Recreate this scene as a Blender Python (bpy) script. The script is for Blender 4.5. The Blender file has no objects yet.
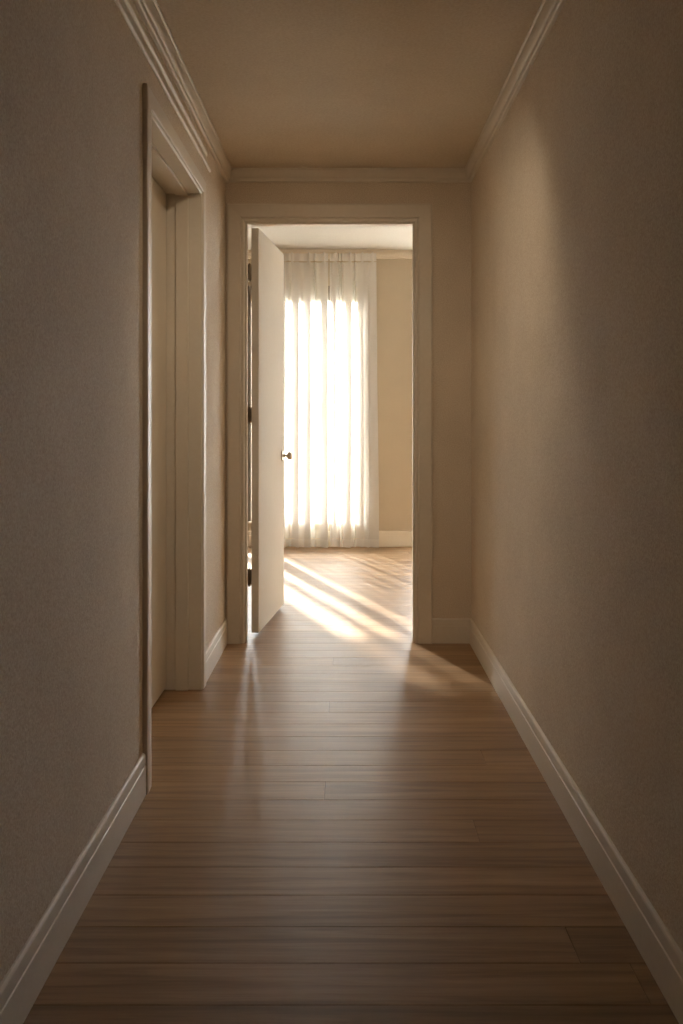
import bpy, bmesh, math, random
from mathutils import Vector

S = bpy.context.scene
COL = S.collection
R = math.radians
random.seed(7)

# ---------------------------------------------------------------- dimensions (metres; x right, y into the hall, z up)
EYE = 1.11
XL, XR = -0.607, 0.622           # faces of the two hall walls
YB, YE = -2.6, 4.30             # wall behind the viewer, face of the end wall
ZC = 2.365                       # hall ceiling
WT = 0.11                        # end wall thickness
RX0, RX1 = -2.40, 1.75           # far room
RY1 = 7.60
RZ = 2.612
OX0, OX1, OZ = -0.512, 0.340, 2.108    # end doorway, lined
DY0, DY1, DZ = 2.630, 3.552, 2.048     # side doorway, lined

# ---------------------------------------------------------------- materials
def new_mat(name):
    m = bpy.data.materials.new(name); m.use_nodes = True
    nt = m.node_tree; nt.nodes.clear()
    out = nt.nodes.new('ShaderNodeOutputMaterial')
    return m, nt, out

def N(nt, kind, **kw):
    n = nt.nodes.new(kind)
    for k, v in kw.items():
        if k in n.inputs: n.inputs[k].default_value = v
        else: setattr(n, k, v)
    return n

def ramp(nt, stops):
    r = nt.nodes.new('ShaderNodeValToRGB')
    while len(r.color_ramp.elements) < len(stops): r.color_ramp.elements.new(0.5)
    for e, (p, c) in zip(r.color_ramp.elements, stops):
        e.position = p; e.color = (*c, 1)
    return r

def paint(name, col, rough, fine=260.0, fine_h=0.25, blotch=0.06, dist=0.0006, spec=0.35):
    m, nt, out = new_mat(name); L = nt.links.new
    b = N(nt, 'ShaderNodeBsdfPrincipled'); b.inputs['Roughness'].default_value = rough
    b.inputs['Specular IOR Level'].default_value = spec
    tc = N(nt, 'ShaderNodeTexCoord')
    n1 = N(nt, 'ShaderNodeTexNoise', Scale=2.3, Detail=5.0, Roughness=0.6)
    n2 = N(nt, 'ShaderNodeTexNoise', Scale=fine, Detail=3.0, Roughness=0.65)
    n3 = N(nt, 'ShaderNodeTexNoise', Scale=fine * 0.28, Detail=2.0)
    for n in (n1, n2, n3): L(tc.outputs['Object'], n.inputs['Vector'])
    lo = tuple(c * (1 - blotch) for c in col); hi = tuple(min(1, c * (1 + blotch)) for c in col)
    r = ramp(nt, [(0.3, lo), (0.7, hi)])
    L(n1.outputs['Fac'], r.inputs['Fac'])
    r2 = ramp(nt, [(0.32, (0.5 - 0.5 * fine_h,) * 3), (0.68, (0.5 + 0.5 * fine_h,) * 3)])
    L(n2.outputs['Fac'], r2.inputs['Fac'])
    mx = N(nt, 'ShaderNodeMix', data_type='RGBA', blend_type='OVERLAY'); mx.inputs[0].default_value = 0.5
    L(r.outputs['Color'], mx.inputs[6]); L(r2.outputs['Color'], mx.inputs[7])
    L(mx.outputs[2], b.inputs['Base Color'])
    if dist > 0:
        ad = N(nt, 'ShaderNodeMath', operation='ADD')
        L(n2.outputs['Fac'], ad.inputs[0]); L(n3.outputs['Fac'], ad.inputs[1])
        bp = N(nt, 'ShaderNodeBump'); bp.inputs['Strength'].default_value = 0.7; bp.inputs['Distance'].default_value = dist
        L(ad.outputs[0], bp.inputs['Height']); L(bp.outputs['Normal'], b.inputs['Normal'])
    L(b.outputs[0], out.inputs['Surface'])
    return m

def wood_floor():
    m, nt, out = new_mat('oak_planks'); L = nt.links.new
    b = N(nt, 'ShaderNodeBsdfPrincipled')
    tc = N(nt, 'ShaderNodeTexCoord')
    at = N(nt, 'ShaderNodeAttribute', attribute_name='plank')
    off = N(nt, 'ShaderNodeVectorMath', operation='MULTIPLY'); off.inputs[1].default_value = (37.0, 11.0, 23.0)
    L(at.outputs['Vector'], off.inputs[0])
    add = N(nt, 'ShaderNodeVectorMath', operation='ADD')
    L(tc.outputs['Object'], add.inputs[0]); L(off.outputs[0], add.inputs[1])
    mp = N(nt, 'ShaderNodeMapping'); mp.inputs['Scale'].default_value = (1.5, 22.0, 1.0)
    L(add.outputs[0], mp.inputs['Vector'])
    g1 = N(nt, 'ShaderNodeTexNoise', Scale=1.0, Detail=6.0, Roughness=0.62, Distortion=0.8)
    L(mp.outputs[0], g1.inputs['Vector'])
    mp2 = N(nt, 'ShaderNodeMapping'); mp2.inputs['Scale'].default_value = (6.0, 160.0, 1.0)
    L(add.outputs[0], mp2.inputs['Vector'])
    g2 = N(nt, 'ShaderNodeTexNoise', Scale=1.0, Detail=3.0, Roughness=0.6)
    L(mp2.outputs[0], g2.inputs['Vector'])
    mp3 = N(nt, 'ShaderNodeMapping'); mp3.inputs['Scale'].default_value = (0.9, 6.5, 1.0)
    L(add.outputs[0], mp3.inputs['Vector'])
    wv = N(nt, 'ShaderNodeTexWave', bands_direction='Y', Scale=1.1, Distortion=7.0, Detail=3.0)
    wv.inputs['Detail Scale'].default_value = 1.3
    L(mp3.outputs[0], wv.inputs['Vector'])
    r = ramp(nt, [(0.25, FLOOR_LO), (0.5, FLOOR_MID), (0.78, FLOOR_HI)])
    L(g1.outputs['Fac'], r.inputs['Fac'])
    rw = ramp(nt, [(0.0, (0.40,) * 3), (0.35, (0.52,) * 3), (1.0, (0.54,) * 3)])
    L(wv.outputs['Fac'], rw.inputs['Fac'])
    m1 = N(nt, 'ShaderNodeMix', data_type='RGBA', blend_type='OVERLAY'); m1.inputs[0].default_value = 0.55
    L(r.outputs[0], m1.inputs[6]); L(rw.outputs[0], m1.inputs[7])
    rf = ramp(nt, [(0.3, (0.42,) * 3), (0.6, (0.54,) * 3)])
    L(g2.outputs['Fac'], rf.inputs['Fac'])
    m2 = N(nt, 'ShaderNodeMix', data_type='RGBA', blend_type='OVERLAY'); m2.inputs[0].default_value = 0.6
    L(m1.outputs[2], m2.inputs[6]); L(rf.outputs[0], m2.inputs[7])
    # tone of each board
    sx = N(nt, 'ShaderNodeSeparateXYZ'); L(at.outputs['Vector'], sx.inputs[0])
    tr = ramp(nt, [(0.0, (0.88, 0.87, 0.86)), (0.5, (1.0, 1.0, 1.0)), (1.0, (1.10, 1.09, 1.07))])
    L(sx.outputs['X'], tr.inputs['Fac'])
    m3 = N(nt, 'ShaderNodeMix', data_type='RGBA', blend_type='MULTIPLY'); m3.inputs[0].default_value = 1.0
    L(m2.outputs[2], m3.inputs[6]); L(tr.outputs[0], m3.inputs[7])
    L(m3.outputs[2], b.inputs['Base Color'])
    rr = N(nt, 'ShaderNodeMapRange'); rr.inputs['To Min'].default_value = 0.34; rr.inputs['To Max'].default_value = 0.46
    L(g1.outputs['Fac'], rr.inputs['Value']); L(rr.outputs[0], b.inputs['Roughness'])
    b.inputs['Specular IOR Level'].default_value = 0.5
    bp = N(nt, 'ShaderNodeBump'); bp.inputs['Strength'].default_value = 0.35; bp.inputs['Distance'].default_value = 0.0006
    ad = N(nt, 'ShaderNodeMath', operation='ADD'); L(g2.outputs['Fac'], ad.inputs[0]); L(g1.outputs['Fac'], ad.inputs[1])
    L(ad.outputs[0], bp.inputs['Height']); L(bp.outputs['Normal'], b.inputs['Normal'])
    L(b.outputs[0], out.inputs['Surface'])
    return m

def sheer(name, clear, col, seed=0.0):
    m, nt, out = new_mat(name); L = nt.links.new
    tr = N(nt, 'ShaderNodeBsdfTransparent'); tr.inputs['Color'].default_value = (1, 0.997, 0.99, 1)
    df = N(nt, 'ShaderNodeBsdfDiffuse'); tl = N(nt, 'ShaderNodeBsdfTranslucent')
    tc = N(nt, 'ShaderNodeTexCoord')
    mp = N(nt, 'ShaderNodeMapping'); mp.inputs['Scale'].default_value = (160, 160, 420)
    L(tc.outputs['Object'], mp.inputs['Vector'])
    n = N(nt, 'ShaderNodeTexNoise', Scale=1.0, Detail=2.0); L(mp.outputs[0], n.inputs['Vector'])
    r = ramp(nt, [(0.3, tuple(c * 0.94 for c in col)), (0.7, col)])
    L(n.outputs['Fac'], r.inputs['Fac'])
    L(r.outputs[0], df.inputs['Color']); L(r.outputs[0], tl.inputs['Color'])
    a = N(nt, 'ShaderNodeMixShader'); a.inputs[0].default_value = 0.02
    L(df.outputs[0], a.inputs[1]); L(tl.outputs[0], a.inputs[2])
    c = N(nt, 'ShaderNodeMixShader'); c.inputs[0].default_value = clear
    L(a.outputs[0], c.inputs[1]); L(tr.outputs[0], c.inputs[2])
    L(c.outputs[0], out.inputs['Surface'])
    return m

def metal(name, col, rough):
    m, nt, out = new_mat(name); L = nt.links.new
    b = N(nt, 'ShaderNodeBsdfPrincipled', Metallic=1.0, Roughness=rough)
    tc = N(nt, 'ShaderNodeTexCoord')
    n = N(nt, 'ShaderNodeTexNoise', Scale=90.0, Detail=3.0); L(tc.outputs['Object'], n.inputs['Vector'])
    r = ramp(nt, [(0.3, tuple(c * 0.8 for c in col)), (0.7, col)]); L(n.outputs['Fac'], r.inputs['Fac'])
    L(r.outputs[0], b.inputs['Base Color']); L(b.outputs[0], out.inputs['Surface'])
    return m

def glass_mat():
    m, nt, out = new_mat('window_glass'); L = nt.links.new
    tr = N(nt, 'ShaderNodeBsdfTransparent'); tr.inputs['Color'].default_value = (0.96, 0.97, 0.96, 1)
    gl = N(nt, 'ShaderNodeBsdfGlossy', Roughness=0.02)
    c = N(nt, 'ShaderNodeMixShader'); c.inputs[0].default_value = 0.06
    L(tr.outputs[0], c.inputs[1]); L(gl.outputs[0], c.inputs[2]); L(c.outputs[0], out.inputs['Surface'])
    return m

FLOOR_LO, FLOOR_MID, FLOOR_HI = (0.19, 0.108, 0.050), (0.285, 0.172, 0.086), (0.385, 0.248, 0.136)
M_WALL = paint('beige_plaster', (0.635, 0.55, 0.445), 0.85, fine=210, fine_h=0.5, blotch=0.06, dist=0.0018)
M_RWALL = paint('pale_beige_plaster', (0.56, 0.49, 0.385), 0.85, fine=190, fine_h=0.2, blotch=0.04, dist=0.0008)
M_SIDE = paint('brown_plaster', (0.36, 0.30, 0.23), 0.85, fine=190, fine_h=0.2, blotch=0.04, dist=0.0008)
M_CEIL = paint('cream_ceiling_plaster', (0.64, 0.56, 0.45), 0.9, fine=120, fine_h=0.25, blotch=0.05, dist=0.001)
M_RCEIL = paint('white_ceiling_paint', (0.55, 0.535, 0.50), 0.9, fine=120, fine_h=0.12, blotch=0.02, dist=0.0005)
M_TRIM = paint('cream_trim_paint', (0.66, 0.60, 0.51), 0.5, fine=60, fine_h=0.06, blotch=0.025, dist=0.0, spec=0.5)
M_RTRIM = paint('white_trim_paint', (0.78, 0.72, 0.62), 0.42, fine=60, fine_h=0.05, blotch=0.02, dist=0.0)
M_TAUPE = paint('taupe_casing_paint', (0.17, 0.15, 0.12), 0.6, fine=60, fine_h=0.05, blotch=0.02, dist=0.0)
M_DOOR = paint('cream_door_paint', (0.74, 0.68, 0.58), 0.45, fine=45, fine_h=0.07, blotch=0.02, dist=0.0, spec=0.45)
M_LEAF = paint('warm_grey_door_paint', (0.69, 0.65, 0.575), 0.75, fine=45, fine_h=0.07, blotch=0.02, dist=0.0, spec=0.12)
M_FLOOR = wood_floor()
M_SHEER = sheer('sheer_voile', 0.25, (0.965, 0.96, 0.95))
M_HEM = sheer('doubled_voile', 0.18, (0.965, 0.96, 0.95))
M_SCRIM = sheer('sun_scrim_voile', 0.45, (0.85, 0.82, 0.76))
M_HINGE = metal('dark_bronze', (0.20, 0.165, 0.115), 0.5)
M_KNOB = metal('aged_nickel', (0.50, 0.42, 0.32), 0.32)
M_TRACK = paint('white_track_enamel', (0.75, 0.70, 0.62), 0.4, fine=50, fine_h=0.03, blotch=0.01, dist=0.0)
M_GLASS = glass_mat()
M_GROUND = paint('pale_terrace_stone', (0.62, 0.58, 0.52), 0.8, fine=30, fine_h=0.3, blotch=0.08, dist=0.002)

# ---------------------------------------------------------------- mesh helpers
def obj(name, bm, mat, parent=None, smooth=False):
    bmesh.ops.recalc_face_normals(bm, faces=bm.faces)
    me = bpy.data.meshes.new(name); bm.to_mesh(me); bm.free()
    me.materials.append(mat)
    if smooth:
        for p in me.polygons: p.use_smooth = True
    o = bpy.data.objects.new(name, me); COL.objects.link(o)
    if parent is not None: o.parent = parent
    return o

def box(bm, x0, x1, y0, y1, z0, z1, bevel=0.0):
    vs = [bm.verts.new((x, y, z)) for x in (x0, x1) for y in (y0, y1) for z in (z0, z1)]
    fs = [bm.faces.new([vs[i] for i in f]) for f in
          ((0, 1, 3, 2), (4, 6, 7, 5), (0, 4, 5, 1), (2, 3, 7, 6), (0, 2, 6, 4), (1, 5, 7, 3))]
    if bevel > 0:
        es = {e for f in fs for e in f.edges}
        bmesh.ops.bevel(bm, geom=list(es), offset=bevel, segments=2, affect='EDGES', profile=0.6)

def sweep(bm, prof, rings, closed=True, loop=False):
    """prof: (u, v) points; rings: (P, U, V); the ring's points are P + u*U + v*V."""
    rr = []
    for P, U, V in rings:
        P, U, V = Vector(P), Vector(U), Vector(V)
        rr.append([bm.verts.new(P + U * u + V * v) for u, v in prof])
    n = len(prof)
    pairs = list(zip(rr, rr[1:])) + ([(rr[-1], rr[0])] if loop else [])
    for a, b in pairs:
        for i in range(n if closed else n - 1):
            j = (i + 1) % n
            bm.faces.new((a[i], a[j], b[j], b[i]))
    if closed and not loop:
        bm.faces.new(rr[0]); bm.faces.new(rr[-1][::-1])

def lathe(bm, prof, P, A, seg=28):
    """prof: (radius, distance along A)."""
    A = Vector(A).normalized(); P = Vector(P)
    B = A.orthogonal().normalized(); C = A.cross(B)
    rows = []
    for r, t in prof:
        if r < 1e-6: rows.append([bm.verts.new(P + A * t)])
        else: rows.append([bm.verts.new(P + A * t + (B * math.cos(k * math.tau / seg) + C * math.sin(k * math.tau / seg)) * r) for k in range(seg)])
    for a, b in zip(rows, rows[1:]):
        for k in range(seg):
            k2 = (k + 1) % seg
            if len(a) == 1: bm.faces.new((a[0], b[k], b[k2]))
            elif len(b) == 1: bm.faces.new((a[k], a[k2], b[0]))
            else: bm.faces.new((a[k], a[k2], b[k2], b[k]))

def info(o, label, cat, kind=None, group=None):
    o['label'] = label; o['category'] = cat
    if kind: o['kind'] = kind
    if group: o['group'] = group
    return o

def empty(name, loc, rz=0.0):
    o = bpy.data.objects.new(name, None); COL.objects.link(o)
    o.location = loc; o.rotation_euler = (0, 0, rz); o.empty_display_size = 0.1
    return o

def shift(bm, loc):
    for v in bm.verts: v.co -= Vector(loc)

def struct(name, bm, mat, label, cat, smooth=False):
    return info(obj(name, bm, mat, smooth=smooth), label, cat, 'structure')

# ---------------------------------------------------------------- floor: oak boards laid across the hall
bm = bmesh.new()
lay = bm.faces.layers.float_vector.new('plank')
PW, Y0ROW = 0.1264, 1.7610
X0F, X1F, Y0F, Y1F = RX0 - 0.12, RX1 + 0.12, YB - 0.12, RY1 + 0.115
joints = {0: 0.478, 4: 0.35, 6: -0.067, 8: 0.45, 12: -0.07, 17: -0.065, 23: 0.1, 31: -0.2}
G = 0.0011; DEPTH = 0.0016
row = int(math.floor((Y0F - Y0ROW) / PW))
while Y0ROW + row * PW < Y1F:
    y0 = max(Y0F, Y0ROW + row * PW); y1 = min(Y1F, Y0ROW + (row + 1) * PW)
    k = row + 0
    j0 = joints.get(row, random.uniform(-0.98, -0.64))
    xs = [j0]
    while xs[0] > X0F: xs.insert(0, xs[0] - random.uniform(1.45, 1.9))
    while xs[-1] < X1F: xs.append(xs[-1] + random.uniform(1.45, 1.9))
    for a, b in zip(xs, xs[1:]):
        a, b = max(a, X0F), min(b, X1F)
        if b - a < 0.01 or y1 - y0 < 0.01: continue
        tone = (random.random(), random.random(), random.random())
        o_ = [bm.verts.new((x, y, -DEPTH)) for x, y in ((a, y0), (b, y0), (b, y1), (a, y1))]
        i_ = [bm.verts.new((x, y, 0.0)) for x, y in ((a + G, y0 + G), (b - G, y0 + G), (b - G, y1 - G), (a + G, y1 - G))]
        d_ = [bm.verts.new((x, y, -0.02)) for x, y in ((a, y0), (b, y0), (b, y1), (a, y1))]
        fs = [bm.faces.new(i_), bm.faces.new(d_[::-1])]
        for q in range(4):
            fs.append(bm.faces.new((o_[q], o_[(q + 1) % 4], i_[(q + 1) % 4], i_[q])))
            fs.append(bm.faces.new((d_[q], d_[(q + 1) % 4], o_[(q + 1) % 4], o_[q])))
        for f in fs: f[lay] = tone
    row += 1
struct('floor', bm, M_FLOOR, 'warm oak plank floor with boards running across the hallway', 'floor')

# ---------------------------------------------------------------- walls and ceilings
T = 0.12
def wallobj(name, boxes, mat, label):
    bm = bmesh.new()
    for b in boxes: box(bm, *b)
    return struct(name, bm, mat, label, 'wall')

WLX = XL - 0.19
wallobj('wall_left', [(WLX, XL, YB, DY0 - 0.02, 0, ZC), (WLX, XL, DY1 + 0.02, YE, 0, ZC), (WLX, XL, DY0 - 0.02, DY1 + 0.02, DZ + 0.02, ZC)],
        M_WALL, 'stippled beige hallway wall that holds the closed side door')
wallobj('wall_right', [(XR, XR + T, YB, YE, 0, ZC)], M_WALL, 'long unbroken stippled beige hallway wall catching the doorway light')
wallobj('wall_end', [(RX0 - T, OX0 - 0.02, YE, YE + WT, 0, RZ), (OX1 + 0.02, RX1 + T, YE, YE + WT, 0, RZ),
                     (OX0 - 0.02, OX1 + 0.02, YE, YE + WT, OZ + 0.02, RZ)], M_WALL, 'beige wall at the end of the hallway around the open doorway')
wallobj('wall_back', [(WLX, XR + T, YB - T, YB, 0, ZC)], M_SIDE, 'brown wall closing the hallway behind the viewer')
CX = -1.45
wallobj('wall_light_stop', [(CX - T, CX, DY0 - 0.5, DY1 + 0.5, 0, ZC), (CX, WLX, DY0 - 0.5 - T, DY0 - 0.5, 0, ZC), (CX, WLX, DY1 + 0.5, DY1 + 0.5 + T, 0, ZC)],
        M_WALL, 'beige walls added out of view behind the closed side door to keep daylight out')  # unseen walls added to stop daylight leaking round the side door
bm = bmesh.new(); box(bm, WLX, XR + T, YB - T, YE, ZC, ZC + 0.1); box(bm, CX - T, WLX, DY0 - 0.62, DY1 + 0.62, ZC, ZC + 0.1)
struct('ceiling', bm, M_CEIL, 'shaded cream plaster ceiling of the hallway', 'ceiling')
bm = bmesh.new(); box(bm, RX0 - T, RX1 + T, YE, RY1 + T, RZ, RZ + 0.1)
struct('ceiling_room', bm, M_RCEIL, 'bright white ceiling of the sunlit room past the doorway', 'ceiling')

W1 = (-0.845, 0.101, 0.223, 2.174)
W4 = (0.665, 1.465, 0.105, 2.435)
W2 = (-1.305, -0.925, 0.205, 2.335)
wallobj('wall_window', [(RX0 - T, W2[0], RY1, RY1 + T, 0, RZ), (W2[1], W1[0], RY1, RY1 + T, 0, RZ), (W1[1], W4[0], RY1, RY1 + T, 0, RZ), (W4[1], RX1 + T, RY1, RY1 + T, 0, RZ),
                        (W4[0], W4[1], RY1, RY1 + T, 0, W4[2]), (W4[0], W4[1], RY1, RY1 + T, W4[3], RZ),
                        (W2[0], W2[1], RY1, RY1 + T, 0, W2[2]), (W2[0], W2[1], RY1, RY1 + T, W2[3], RZ),
                        (W1[0], W1[1], RY1, RY1 + T, 0, W1[2]), (W1[0], W1[1], RY1, RY1 + T, W1[3], RZ)],
        M_RWALL, 'pale beige far wall of the bright room behind the sheer curtain')
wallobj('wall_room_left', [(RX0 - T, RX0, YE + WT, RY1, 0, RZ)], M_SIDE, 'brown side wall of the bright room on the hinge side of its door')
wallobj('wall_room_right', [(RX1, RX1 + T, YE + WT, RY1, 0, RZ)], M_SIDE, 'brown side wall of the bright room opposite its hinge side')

# ---------------------------------------------------------------- windows
def window(name, W, panes, label, glass=None):
    x0, x1, z0, z1 = W
    e = empty(name, ((x0 + x1) / 2, RY1 + 0.06, z0))
    info(e, label, 'window', 'structure')
    L0 = e.location
    bm = bmesh.new(); f = 0.012 if name == 'window_1' else 0.03; ya, yb = RY1 + 0.035, RY1 + 0.085
    box(bm, x0, panes[0][0], ya, yb, z0, z1, 0.003); box(bm, x1 - f, x1, ya, yb, z0, z1, 0.003)
    box(bm, panes[0][0], x1 - f, ya, yb, z0, z0 + f, 0.003); box(bm, panes[0][0], x1 - f, ya, yb, z1 - f, z1, 0.003)
    for a, b in panes[1:]:
        pa = panes[panes.index((a, b)) - 1][1]
        box(bm, pa, a, ya, yb, z0 + f, z1 - f, 0.003)
    shift(bm, L0); obj('window_frame', bm, M_RTRIM, e)
    for a, b in panes:
        bm = bmesh.new(); box(bm, a - 0.004, b + 0.004, RY1 + 0.058, RY1 + 0.062, z0 + f - 0.004, z1 - f + 0.004)
        shift(bm, L0); obj('glass_pane', bm, glass or M_GLASS, e)
    bm = bmesh.new(); box(bm, x0 - 0.03, x1 + 0.03, RY1 - 0.028, RY1 + 0.034, z0 - 0.022, z0 - 0.0005, 0.004)
    shift(bm, L0); obj('window_sill', bm, M_RTRIM, e)
    # flat casing around the opening
    prof = [(0, 0), (0.0, 0.012), (0.055, 0.014), (0.058, 0.011), (0.058, 0)]
    bm = bmesh.new(); V = (0, -1, 0)
    s = 0.45 if name == 'streak_window' else 1.0
    prof = [(u * s, v) for u, v in prof] if s != 1.0 else prof
    if name == 'window_1': prof = [(0, 0), (0.0, 0.012), (0.010, 0.014), (0.124, 0.014), (0.130, 0.009), (0.130, 0)]
    uL, uR = ((-1, 0, 0), (1, 0, 0))
    if name == 'window_1': uL = (-0.4, 0, 0)
    sweep(bm, prof, [((x0, RY1, z0), uL, V), ((x0, RY1, z1), (uL[0], 0, 1), V), ((x1, RY1, z1), (uR[0], 0, 1), V), ((x1, RY1, z0), uR, V)])
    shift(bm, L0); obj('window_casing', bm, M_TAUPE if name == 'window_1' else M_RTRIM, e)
window('window_1', W1, [(-0.825, 0.089)], 'tall bright white window glowing behind the sheer curtain')
window('streak_window', W2, [(-1.275, -1.12), (-1.05, -0.955)], 'narrow two-pane window added out of view behind the open door to cast sun streaks')  # unseen window, added with its panes spaced to cast the floor's sun streaks

window('fill_window', W4, [(0.695, 1.435)], 'bare window added out of view beyond the doorway casing to light the hallway')  # unseen window added to throw daylight onto the hall's left wall

# ---------------------------------------------------------------- doorway casings and linings
CAS = [(0.0, 0.0), (0.0, 0.006), (0.004, 0.009), (0.010, 0.010), (0.012, 0.007), (0.014, 0.007), (0.017, 0.014),
       (0.022, 0.016), (0.070, 0.018), (0.080, 0.018), (0.084, 0.015), (0.086, 0.015), (0.086, 0.0)]
def scaled(p, w, t):
    mu = max(a for a, b in p); mv = max(b for a, b in p)
    return [(a * w / mu, b * t / mv) for a, b in p]

# end doorway frame
fr = empty('door_frame', ((OX0 + OX1) / 2, YE + WT / 2, 0))
info(fr, 'cream painted casing and jamb around the open doorway', 'door frame', 'structure')
Lf = fr.location
bm = bmesh.new(); V = (0, -1, 0); r_ = 0.006; cs = scaled(CAS, 0.084, 0.018)
sweep(bm, cs, [((OX0 - r_ + 0.004, YE, 0), (-1, 0, 0), V), ((OX0 - r_ + 0.004, YE, OZ + r_ - 0.004), (-1, 0, 1), V),
               ((OX1 + r_ - 0.004, YE, OZ + r_ - 0.004), (1, 0, 1), V), ((OX1 + r_ - 0.004, YE, 0), (1, 0, 0), V)])
shift(bm, Lf); obj('casing', bm, M_TRIM, fr)
bm = bmesh.new(); V = (0, 1, 0); Y2 = YE + WT
sweep(bm, cs, [((OX0 - r_, Y2, 0), (-1, 0, 0), V), ((OX0 - r_, Y2, OZ + r_), (-1, 0, 1), V), ((OX1 + r_, Y2, OZ + r_), (1, 0, 1), V), ((OX1 + r_, Y2, 0), (1, 0, 0), V)])
shift(bm, Lf); obj('casing', bm, M_TRIM, fr)
bm = bmesh.new()
box(bm, OX0 - 0.0195, OX0, YE, Y2, 0, OZ); box(bm, OX1, OX1 + 0.0195, YE, Y2, 0, OZ); box(bm, OX0 - 0.0195, OX1 + 0.0195, YE, Y2, OZ, OZ + 0.0195)
shift(bm, Lf); obj('jamb', bm, M_TRIM, fr)
bm = bmesh.new(); t = 0.009
box(bm, OX0, OX0 + t, YE + 0.018, YE + 0.060, 0, OZ, 0.0015); box(bm, OX1 - t, OX1, YE + 0.018, YE + 0.060, 0, OZ, 0.0015)
box(bm, OX0 + t, OX1 - t, YE + 0.018, YE + 0.060, OZ - t, OZ, 0.0015)
shift(bm, Lf); obj('door_stop', bm, M_TRIM, fr)

# open door leaf, swung into the bright room
PX, PY = -0.4545, 4.424
ang = math.atan2(0.0785, 0.695)
d2 = empty('door_2', (PX, PY, 0), -ang)         # local +y runs along the leaf, local -x into its thickness
info(d2, 'plain cream door standing open into the bright room on dark hinges', 'door', 'structure')
LEN = 0.70
bm = bmesh.new(); box(bm, -0.038, 0, 0, LEN, 0.020, 2.103, 0.0015); obj('door_leaf', bm, M_LEAF, d2)
for zc in (1.874, 1.140, 0.306):
    bm = bmesh.new()
    lathe(bm, [(0, -0.047), (0.004, -0.047), (0.0062, -0.043), (0.0068, -0.041), (0.0068, 0.041), (0.0062, 0.043), (0.004, 0.047), (0, 0.047)], (-0.0465, -0.006, zc), (0, 0, 1), 16)
    for q in (-0.0215, -0.0075, 0.0075, 0.0215):
        lathe(bm, [(0.0068, -0.0006), (0.0073, -0.0006), (0.0073, 0.0006), (0.0068, 0.0006)], (-0.0465, -0.006, zc + q), (0, 0, 1), 16)
    h = obj('hinge', bm, M_HINGE, d2); h['label'] = 'dark bronze hinge on the door edge'
    bm = bmesh.new(); box(bm, -0.0415, -0.0385, -0.004, 0.032, zc - 0.038, zc + 0.038, 0.0006)
    box(bm, -0.0590, -0.0395, -0.0045, -0.0015, zc - 0.040, zc + 0.040, 0.0005)
    obj('hinge_leaf', bm, M_HINGE, h)
ZK = 0.906; YK = LEN - 0.062
for s, x0 in ((1, 0.0), (-1, -0.038)):
    bm = bmesh.new()
    lathe(bm, [(0, 0.0), (0.0315, 0.0), (0.0325, 0.002), (0.031, 0.005), (0.024, 0.0075), (0.014, 0.009), (0, 0.009)], (x0, YK, ZK), (s, 0, 0), 32)
    ro = obj('rose', bm, M_KNOB, d2, smooth=True)
    bm = bmesh.new()
    lathe(bm, [(0, 0.007), (0.0105, 0.008), (0.0085, 0.012), (0.0080, 0.024), (0.0105, 0.030), (0.0185, 0.034), (0.0235, 0.040), (0.0245, 0.047),
               (0.0225, 0.054), (0.017, 0.0595), (0.009, 0.062), (0, 0.0625)], (x0, YK, ZK), (s, 0, 0), 32)
    kb = obj('door_knob', bm, M_KNOB, d2, smooth=True); kb['label'] = 'small round aged metal knob'
bm = bmesh.new(); box(bm, -0.031, -0.007, LEN - 0.0005, LEN + 0.0015, ZK - 0.055, ZK + 0.055, 0.0004); box(bm, -0.026, -0.012, LEN, LEN + 0.009, ZK - 0.011, ZK + 0.011, 0.002)
obj('latch_plate', bm, M_KNOB, d2)

# side doorway and its closed door
sf = empty('door_1', (XL, (DY0 + DY1) / 2, 0))
info(sf, 'closed plain cream door set deep in the hallway side wall', 'door', 'structure')
Ls = sf.location; V = (1, 0, 0); cs = scaled(CAS, 0.076, 0.015)
bm = bmesh.new()
sweep(bm, cs, [((XL, DY0 + 0.001, 0), (0, -1, 0), V), ((XL, DY0 + 0.001, DZ - 0.001), (0, -1, 0.88), V), ((XL, DY1 - 0.001, DZ - 0.001), (0, 0.93, 0.88), V), ((XL, DY1 - 0.001, 0), (0, 0.93, 0), V)])
shift(bm, Ls); obj('casing', bm, M_TRIM, sf)
bm = bmesh.new(); JX = WLX
box(bm, JX, XL, DY0 - 0.0195, DY0, 0, DZ); box(bm, JX, XL, DY1, DY1 + 0.0195, 0, DZ); box(bm, JX, XL, DY0 - 0.0195, DY1 + 0.0195, DZ, DZ + 0.0195)
shift(bm, Ls); obj('jamb', bm, M_TRIM, sf)
bm = bmesh.new(); t = 0.011; a, b = -0.706, -0.655
box(bm, a, b, DY0, DY0 + t, 0, DZ, 0.002); box(bm, a, b, DY1 - t, DY1, 0, DZ, 0.002); box(bm, a, b, DY0 + t, DY1 - t, DZ - t, DZ, 0.002)
shift(bm, Ls); obj('door_stop', bm, M_TRIM, sf)
bm = bmesh.new(); box(bm, -0.784, -0.746, DY0 + 0.003, DY1 - 0.003, 0.012, DZ - 0.003, 0.0015)
shift(bm, Ls); obj('door_leaf', bm, M_DOOR, sf)
bm = bmesh.new(); lathe(bm, [(0, 0.0), (0.0315, 0.0), (0.0325, 0.002), (0.031, 0.005), (0.014, 0.009), (0, 0.009)], (-0.746, DY0 + 0.07, ZK), (1, 0, 0), 28)
shift(bm, Ls); obj('rose', bm, M_KNOB, sf, smooth=True)
bm = bmesh.new()
lathe(bm, [(0, 0.007), (0.0105, 0.008), (0.0080, 0.024), (0.0185, 0.034), (0.0245, 0.047), (0.017, 0.0595), (0, 0.0625)], (-0.746, DY0 + 0.07, ZK), (1, 0, 0), 28)
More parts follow.
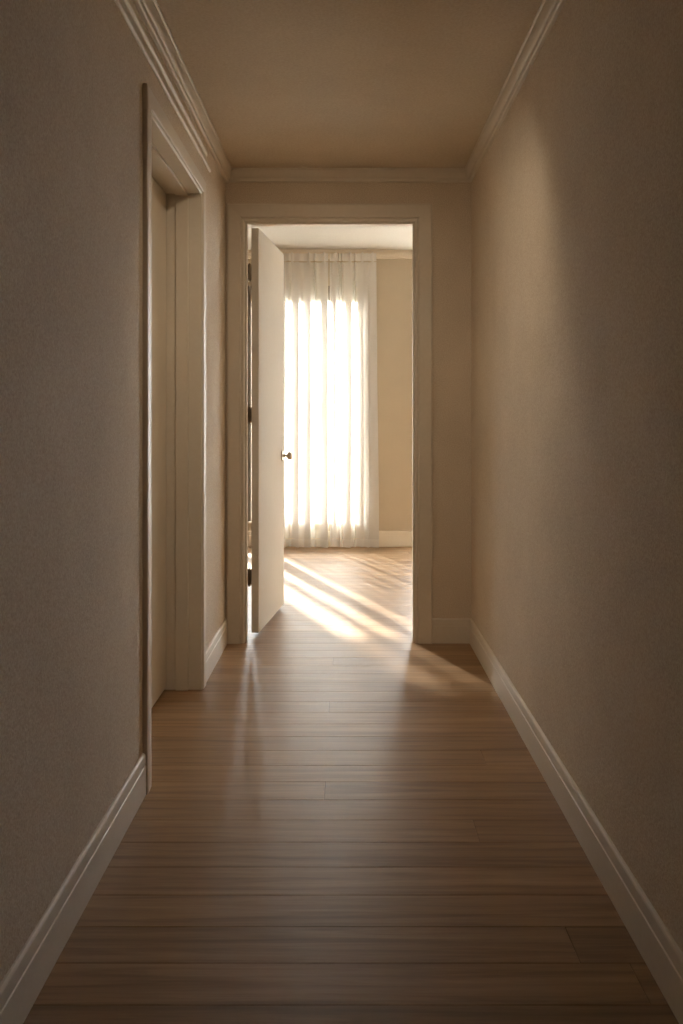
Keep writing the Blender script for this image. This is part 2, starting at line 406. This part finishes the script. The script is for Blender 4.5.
shift(bm, Ls); obj('door_knob', bm, M_KNOB, sf, smooth=True)

# ---------------------------------------------------------------- baseboards
BB = [(0, 0), (0, 0.0105), (0.0865, 0.0105), (0.0885, 0.0082), (0.0905, 0.0082), (0.0925, 0.0098), (0.118, 0.0092), (0.1215, 0.0075), (0.124, 0.004), (0.124, 0)]
def baseboard(name, p0, p1, n, m0, m1, mat, label, h=0.124):
    """n: unit vector out of the wall; m0/m1: how far each end runs on per unit of thickness."""
    p0, p1, n = Vector((*p0, 0)), Vector((*p1, 0)), Vector((*n, 0))
    d = (p1 - p0).normalized()
    prof = [(u * h / 0.124, v) for u, v in BB]
    bm = bmesh.new()
    sweep(bm, prof, [(p0, (0, 0, 1), n + d * m0), (p1, (0, 0, 1), n + d * m1)])
    return struct(name, bm, mat, label, 'baseboard')
CI0, CI1 = DY0 - 0.077, DY1 + 0.0715
baseboard('baseboard_left_near', (XL, YB), (XL, CI0), (1, 0), 1, 0, M_TRIM, 'cream baseboard on the side-door wall before the closed door')
baseboard('baseboard_left_far', (XL, CI1), (XL, YE), (1, 0), 0, -1, M_TRIM, 'short cream baseboard between the closed side door and the end wall')
baseboard('baseboard_right', (XR, YB), (XR, YE), (-1, 0), 1, -1, M_TRIM, 'long cream baseboard along the unbroken hallway wall')
baseboard('baseboard_end', (OX1 + 0.087, YE), (XR, YE), (0, -1), 0, -1, M_TRIM, 'short cream baseboard piece on the end wall beside the doorway casing')
baseboard('baseboard_back', (XL, YB), (XR, YB), (0, 1), 1, -1, M_TRIM, 'cream baseboard behind the viewer')
baseboard('baseboard_window_wall', (RX0, RY1), (RX1, RY1), (0, -1), 1, -1, M_RTRIM, 'white baseboard under the far wall of the bright room', 0.14)
baseboard('baseboard_room_left', (RX0, YE + WT), (RX0, RY1), (1, 0), 1, -1, M_RTRIM, 'white baseboard in the bright room on its hinge side', 0.14)
baseboard('baseboard_room_right', (RX1, YE + WT), (RX1, RY1), (-1, 0), 1, -1, M_RTRIM, 'white baseboard in the bright room opposite its hinge side', 0.14)

# ---------------------------------------------------------------- crown mouldings
CR = [(0, 0), (0, 0.038), (0.007, 0.038), (0.010, 0.033)]
for k in range(1, 9):
    t = k / 8 * math.pi / 2
    CR.append((0.010 + 0.037 * math.sin(t), 0.033 - 0.0155 * (1 - math.cos(t))))
CR += [(0.060, 0.0165), (0.063, 0.012), (0.063, 0)]
def crown(name, p0, p1, n, m0, m1, z, mat, label, sc=1.0):
    p0, p1, n = Vector((*p0, z)), Vector((*p1, z)), Vector((*n, 0))
    d = (p1 - p0).normalized()
    bm = bmesh.new()
    sweep(bm, [(u * sc, v * sc) for u, v in CR], [(p0, (0, 0, -1), n + d * m0), (p1, (0, 0, -1), n + d * m1)])
    return struct(name, bm, mat, label, 'crown moulding')
crown('trim_1', (XL, YB), (XL, YE), (1, 0), 1, -1, ZC, M_TRIM, 'cream crown moulding above the closed side door')
crown('trim_2', (XL, YE), (XR, YE), (0, -1), 1, -1, ZC, M_TRIM, 'short cream crown moulding across the end wall over the doorway')
crown('trim_3', (XR, YB), (XR, YE), (-1, 0), 1, -1, ZC, M_TRIM, 'long cream crown moulding over the unbroken hallway wall')
crown('trim_4', (XL, YB), (XR, YB), (0, 1), 1, -1, ZC, M_TRIM, 'cream crown moulding behind the viewer')
crown('trim_5', (RX0, RY1), (RX1, RY1), (0, -1), 1, -1, RZ, M_RTRIM, 'white crown moulding in the bright room above the curtained wall', 1.12)
crown('trim_6', (RX0, YE + WT), (RX0, RY1), (1, 0), 1, -1, RZ, M_RTRIM, 'white crown moulding in the bright room on its hinge side', 1.12)
crown('trim_7', (RX1, YE + WT), (RX1, RY1), (-1, 0), 1, -1, RZ, M_RTRIM, 'white crown moulding in the bright room opposite its hinge side', 1.12)
# picture rail that stops short of the end wall
bm = bmesh.new()
PR = [(0, 0), (0, 0.004), (0.004, 0.009), (0.009, 0.010), (0.013, 0.006), (0.017, 0.005), (0.036, 0.005), (0.040, 0.007), (0.045, 0.012),
      (0.050, 0.013), (0.054, 0.009), (0.058, 0.004), (0.058, 0)]
sweep(bm, PR, [((XL, YB, 2.205), (0, 0, 1), (1, 0, 0)), ((XL, 3.79, 2.205), (0, -2.6, 1), (1, 0, 0))])
struct('trim_8', bm, M_TRIM, 'narrow double-bead rail below the crown, stopping past the closed door', 'picture rail')

# ---------------------------------------------------------------- curtain and its track
TY = 7.530; TZ = 2.590
ct = empty('curtain_track', (-0.2, TY, RZ))
info(ct, 'slim white ceiling track carrying the sheer curtain', 'curtain track')
Lc = ct.location
bm = bmesh.new(); box(bm, -0.80, 0.345, TY - 0.011, TY + 0.011, TZ + 0.001, RZ - 0.0005, 0.003); shift(bm, Lc); obj('rail', bm, M_TRACK, ct)
for xe in (-0.803, 0.348):
    bm = bmesh.new(); box(bm, xe - 0.004, xe + 0.004, TY - 0.013, TY + 0.013, TZ - 0.001, RZ - 0.001, 0.002); shift(bm, Lc); obj('end_cap', bm, M_TRACK, ct)

def smooth_path(pts, step):
    out = []
    n = len(pts)
    for i in range(n - 1):
        p0, p1, p2, p3 = pts[max(i - 1, 0)], pts[i], pts[i + 1], pts[min(i + 2, n - 1)]
        k = max(3, int(math.dist(p1, p2) / step))
        for q in range(k):
            t = q / k
            out.append(tuple(0.5 * (2 * b + (c - a) * t + (2 * a - 5 * b + 4 * c - d) * t * t + (3 * b - a - 3 * c + d) * t ** 3) for a, b, c, d in zip(p0, p1, p2, p3)))
    out.append(pts[-1])
    return out

def px(x): return (x - 347.0) * TY / 860.0
# folds: (px from, px to, strong); between them the cloth hangs in single layers with shallow waves
def panel_path(xa, xb, folds):
    pts = [(xa, 0.0)]
    x = xa
    for a, b, strong in folds:
        A, B = px(a - (0.7 if strong else 0.3)), px(b + (0.7 if strong else 0.3))
        w = A - x
        if w > 0.045:
            k = max(1, int(w / 0.03))
            for q in range(1, k + 1):
                pts.append((x + w * q / (k + 1), random.uniform(0.006, 0.016) * (-1) ** q))
        if strong:
            pts += [(A - 0.004, 0.010), (B - 0.002, -0.024), (B + 0.001, -0.030), (A + 0.002, 0.006), (A + 0.001, 0.016), (B - 0.001, -0.014), (B, -0.006), (A + 0.003, 0.020), (A + 0.003, 0.028), (B, 0.026), (B + 0.006, 0.012)]
        else:
            m = (A + B) / 2
            pts += [(A, 0.008), (m, -0.026), (B, 0.010)]
        x = B + (0.006 if strong else 0)
    w = xb - x
    k = max(1, int(w / 0.03))
    for q in range(1, k + 1):
        pts.append((x + w * q / (k + 1), 0.010 * (-1) ** q))
    pts.append((xb, 0.0))
    return smooth_path(pts, 0.0022)

ZT, ZB = TZ - 0.004, 0.004
def cloth_rows(path, hooks, z0, z1, rows, seed, flare):
    rnd = random.Random(seed)
    ph = [rnd.uniform(0, 6.28) for _ in range(6)]
    out = []
    for r in range(rows + 1):
        z = z0 + (z1 - z0) * r / rows
        h = (ZT - z) / (ZT - ZB)                      # 0 at the top, 1 at the floor
        amp = 0.45 + 0.55 * min(1, h * 5) + 0.25 * h
        row = []
        for (x, y) in path:
            pinch = 0.0
            if h < 0.06:
                for hx in hooks:
                    pinch += math.exp(-((x - hx) / 0.012) ** 2)
            dx = 0.004 * h * math.sin(9 * x + ph[0] + 2.5 * z) + 0.003 * math.sin(23 * x + ph[1] + 1.3 * z) * h
            dx += flare * (h ** 1.5) * 0.030
            if x > 0.14: dx += (x - 0.14) * 0.22 * h ** 1.3
            dy = 0.006 * h * math.sin(14 * x + ph[2] + 1.1 * z) + 0.003 * math.sin(60 * x + ph[3] + 5 * h)
            zz = z
            if z0 < 0.2 and r == 0: zz = z + 0.004 + 0.004 * math.sin(31 * x + ph[4])
            if z1 > 2.5 and r == rows: zz = z - 0.012 * (1 - min(1, pinch)) 
            row.append((x + dx, TY + y * amp + dy - 0.012 * min(1, pinch) * (1 - h / 0.06 if h < 0.06 else 0), zz))
        out.append(row)
    return out

def cloth_mesh(rows):
    bm = bmesh.new()
    vs = [[bm.verts.new(p) for p in row] for row in rows]
    for a, b in zip(vs, vs[1:]):
        for i in range(len(a) - 1): bm.faces.new((a[i], a[i + 1], b[i + 1], b[i]))
    return bm

HOOKS = [px(v) for v in (263.5, 277.5, 292, 309, 324, 336, 350, 362.6, 372.6)]
cu = empty('sheer_curtain', (-0.2, TY, 0))
info(cu, 'floor-length white sheer curtain hanging in soft folds in front of the bright window', 'curtain')
Lu = cu.location
p1 = panel_path(px(263.5), px(328.3), [(270, 274, True), (281, 284.5, True), (293, 297.7, True), (304.8, 309.4, True), (314, 316.5, False), (321.8, 326.4, True)])
p2 = panel_path(px(329.6), px(375.8), [(332.8, 335.2, True), (338, 339.8, False), (341.5, 343, False), (346.2, 350.2, True), (354.5, 356, False), (358.5, 362, True), (365, 367, True), (371, 375, True)])
for path, sd, fl in ((p1, 3, 0.0), (p2, 5, 0.0)):
    hk = [h for h in HOOKS if path[0][0] - 0.01 <= h <= path[-1][0] + 0.01]
    for nm, z0, z1, rows, mt in (('curtain_panel', 0.075, ZT - 0.075, 46, M_SHEER), ('hem', ZB, 0.075, 5, M_HEM), ('heading_tape', ZT - 0.075, ZT, 8, M_HEM)):
        bm = cloth_mesh(cloth_rows(path, hk, z0, z1, rows, sd, fl)); shift(bm, Lu)
        obj(nm, bm, mt, cu)
for hx in HOOKS:
    bm = bmesh.new()
    box(bm, hx - 0.004, hx + 0.004, TY - 0.004, TY + 0.004, TZ - 0.008, TZ + 0.0005, 0.001)
    box(bm, hx - 0.0015, hx + 0.0015, TY - 0.006, TY - 0.003, TZ - 0.032, TZ - 0.006, 0.0005)
    shift(bm, Lu); obj('curtain_hook', bm, M_TRACK, cu)

# unseen scrim added to soften the sun through the narrow window behind the door
rb = empty('sun_scrim', (-1.115, RY1 - 0.035, 2.40))
info(rb, 'thin pale scrim added out of view to dim sun through the narrow two-pane window', 'sun scrim')
Lb = rb.location
bm = bmesh.new(); lathe(bm, [(0, -0.215), (0.018, -0.215), (0.018, 0.215), (0, 0.215)], (-1.115, RY1 - 0.034, 2.40), (1, 0, 0), 20); shift(bm, Lb); obj('scrim_tube', bm, M_TRACK, rb, smooth=False)
bm = bmesh.new(); box(bm, -1.325, -0.905, RY1 - 0.0165, RY1 - 0.016, 1.79, 2.40); shift(bm, Lb); obj('scrim_cloth', bm, M_SCRIM, rb)
bm = bmesh.new(); box(bm, -1.325, -0.905, RY1 - 0.0215, RY1 - 0.0155, 1.775, 1.79, 0.001); shift(bm, Lb); obj('bottom_bar', bm, M_TRACK, rb)
for xe in (-1.334, -0.896):
    bm = bmesh.new(); box(bm, xe - 0.003, xe + 0.003, RY1 - 0.055, RY1, 2.375, 2.425, 0.001); shift(bm, Lb); obj('bracket', bm, M_TRACK, rb)

# ---------------------------------------------------------------- added fill light, out of view, brightening the end of the hall
SP = Vector((0.0, 2.44, ZC)); AIM = Vector((0.0, math.cos(R(50)), -math.sin(R(50))))
sp = empty('fill_light', SP)
info(sp, 'small round fill light added out of view on the hallway ceiling before the closed side door', 'fill light'); Lq = sp.location
bm = bmesh.new(); lathe(bm, [(0.027, -0.0005), (0.044, -0.0005), (0.044, -0.006), (0.040, -0.011), (0.031, -0.012), (0.027, -0.008)], SP, (0, 0, 1), 36)
shift(bm, Lq); obj('fill_ring', bm, M_TRACK, sp)
m_, nt_, out_ = new_mat('fill_lens'); em = N(nt_, 'ShaderNodeEmission', Strength=1.2); em.inputs['Color'].default_value = (1.0, 0.80, 0.55, 1); nt_.links.new(em.outputs[0], out_.inputs['Surface'])
bm = bmesh.new(); lathe(bm, [(0, -0.0005), (0.0265, -0.0005), (0.0265, -0.006), (0, -0.007)], SP, (0, 0, 1), 32); shift(bm, Lq); obj('lens', bm, m_, sp)
ld = bpy.data.lights.new('fill_beam', 'SPOT'); ld.energy = 19.0; ld.color = (1.0, 0.80, 0.56); ld.spot_size = R(122); ld.spot_blend = 1.0; ld.shadow_soft_size = 0.025
lo = bpy.data.objects.new('fill_beam', ld); COL.objects.link(lo); lo.location = SP + Vector((0, 0.01, -0.042)); lo.rotation_euler = AIM.to_track_quat('-Z', 'Y').to_euler()

# ---------------------------------------------------------------- outside
bm = bmesh.new(); box(bm, -16, 16, -8, 32, -0.35, -0.06)
struct('ground', bm, M_GROUND, 'pale stone terrace outside the window', 'ground')

w = bpy.data.worlds.new('daylight'); S.world = w; w.use_nodes = True
bg = w.node_tree.nodes['Background']; bg.inputs['Color'].default_value = (0.965, 0.98, 1.0, 1); bg.inputs['Strength'].default_value = 12.0

az, el = R(21.0), R(27.5)
sd = Vector((math.sin(az) * math.cos(el), -math.cos(az) * math.cos(el), -math.sin(el)))
sl = bpy.data.lights.new('sun', 'SUN'); sl.energy = 20.0; sl.angle = R(1.7); sl.color = (1.0, 0.905, 0.77)
so = bpy.data.objects.new('sun', sl); COL.objects.link(so); so.location = (-4, 14, 6); so.rotation_euler = sd.to_track_quat('-Z', 'Y').to_euler()

# ---------------------------------------------------------------- camera
cd = bpy.data.cameras.new('camera'); cd.sensor_fit = 'VERTICAL'; cd.sensor_height = 36.0; cd.sensor_width = 24.0
cd.lens = 860.0 / 1024.0 * 36.0
cd.shift_x = -5.5 / 1024.0; cd.shift_y = -91.0 / 1024.0
cd.clip_start = 0.02
co = bpy.data.objects.new('camera', cd); COL.objects.link(co); co.location = (0, 0, EYE); co.rotation_euler = (R(90), 0, 0)
S.camera = co

S.view_settings.view_transform = 'Standard'; S.view_settings.look = 'None'
S.view_settings.gamma = 1.0; S.view_settings.use_curve_mapping = False
S.view_settings.exposure = 0.55
S.cycles.use_denoising = True
S.cycles.max_bounces = 24; S.cycles.diffuse_bounces = 16; S.cycles.glossy_bounces = 8
S.cycles.transparent_max_bounces = 24; S.cycles.transmission_bounces = 8
S.cycles.sample_clamp_indirect = 12.0
S.cycles.caustics_reflective = True
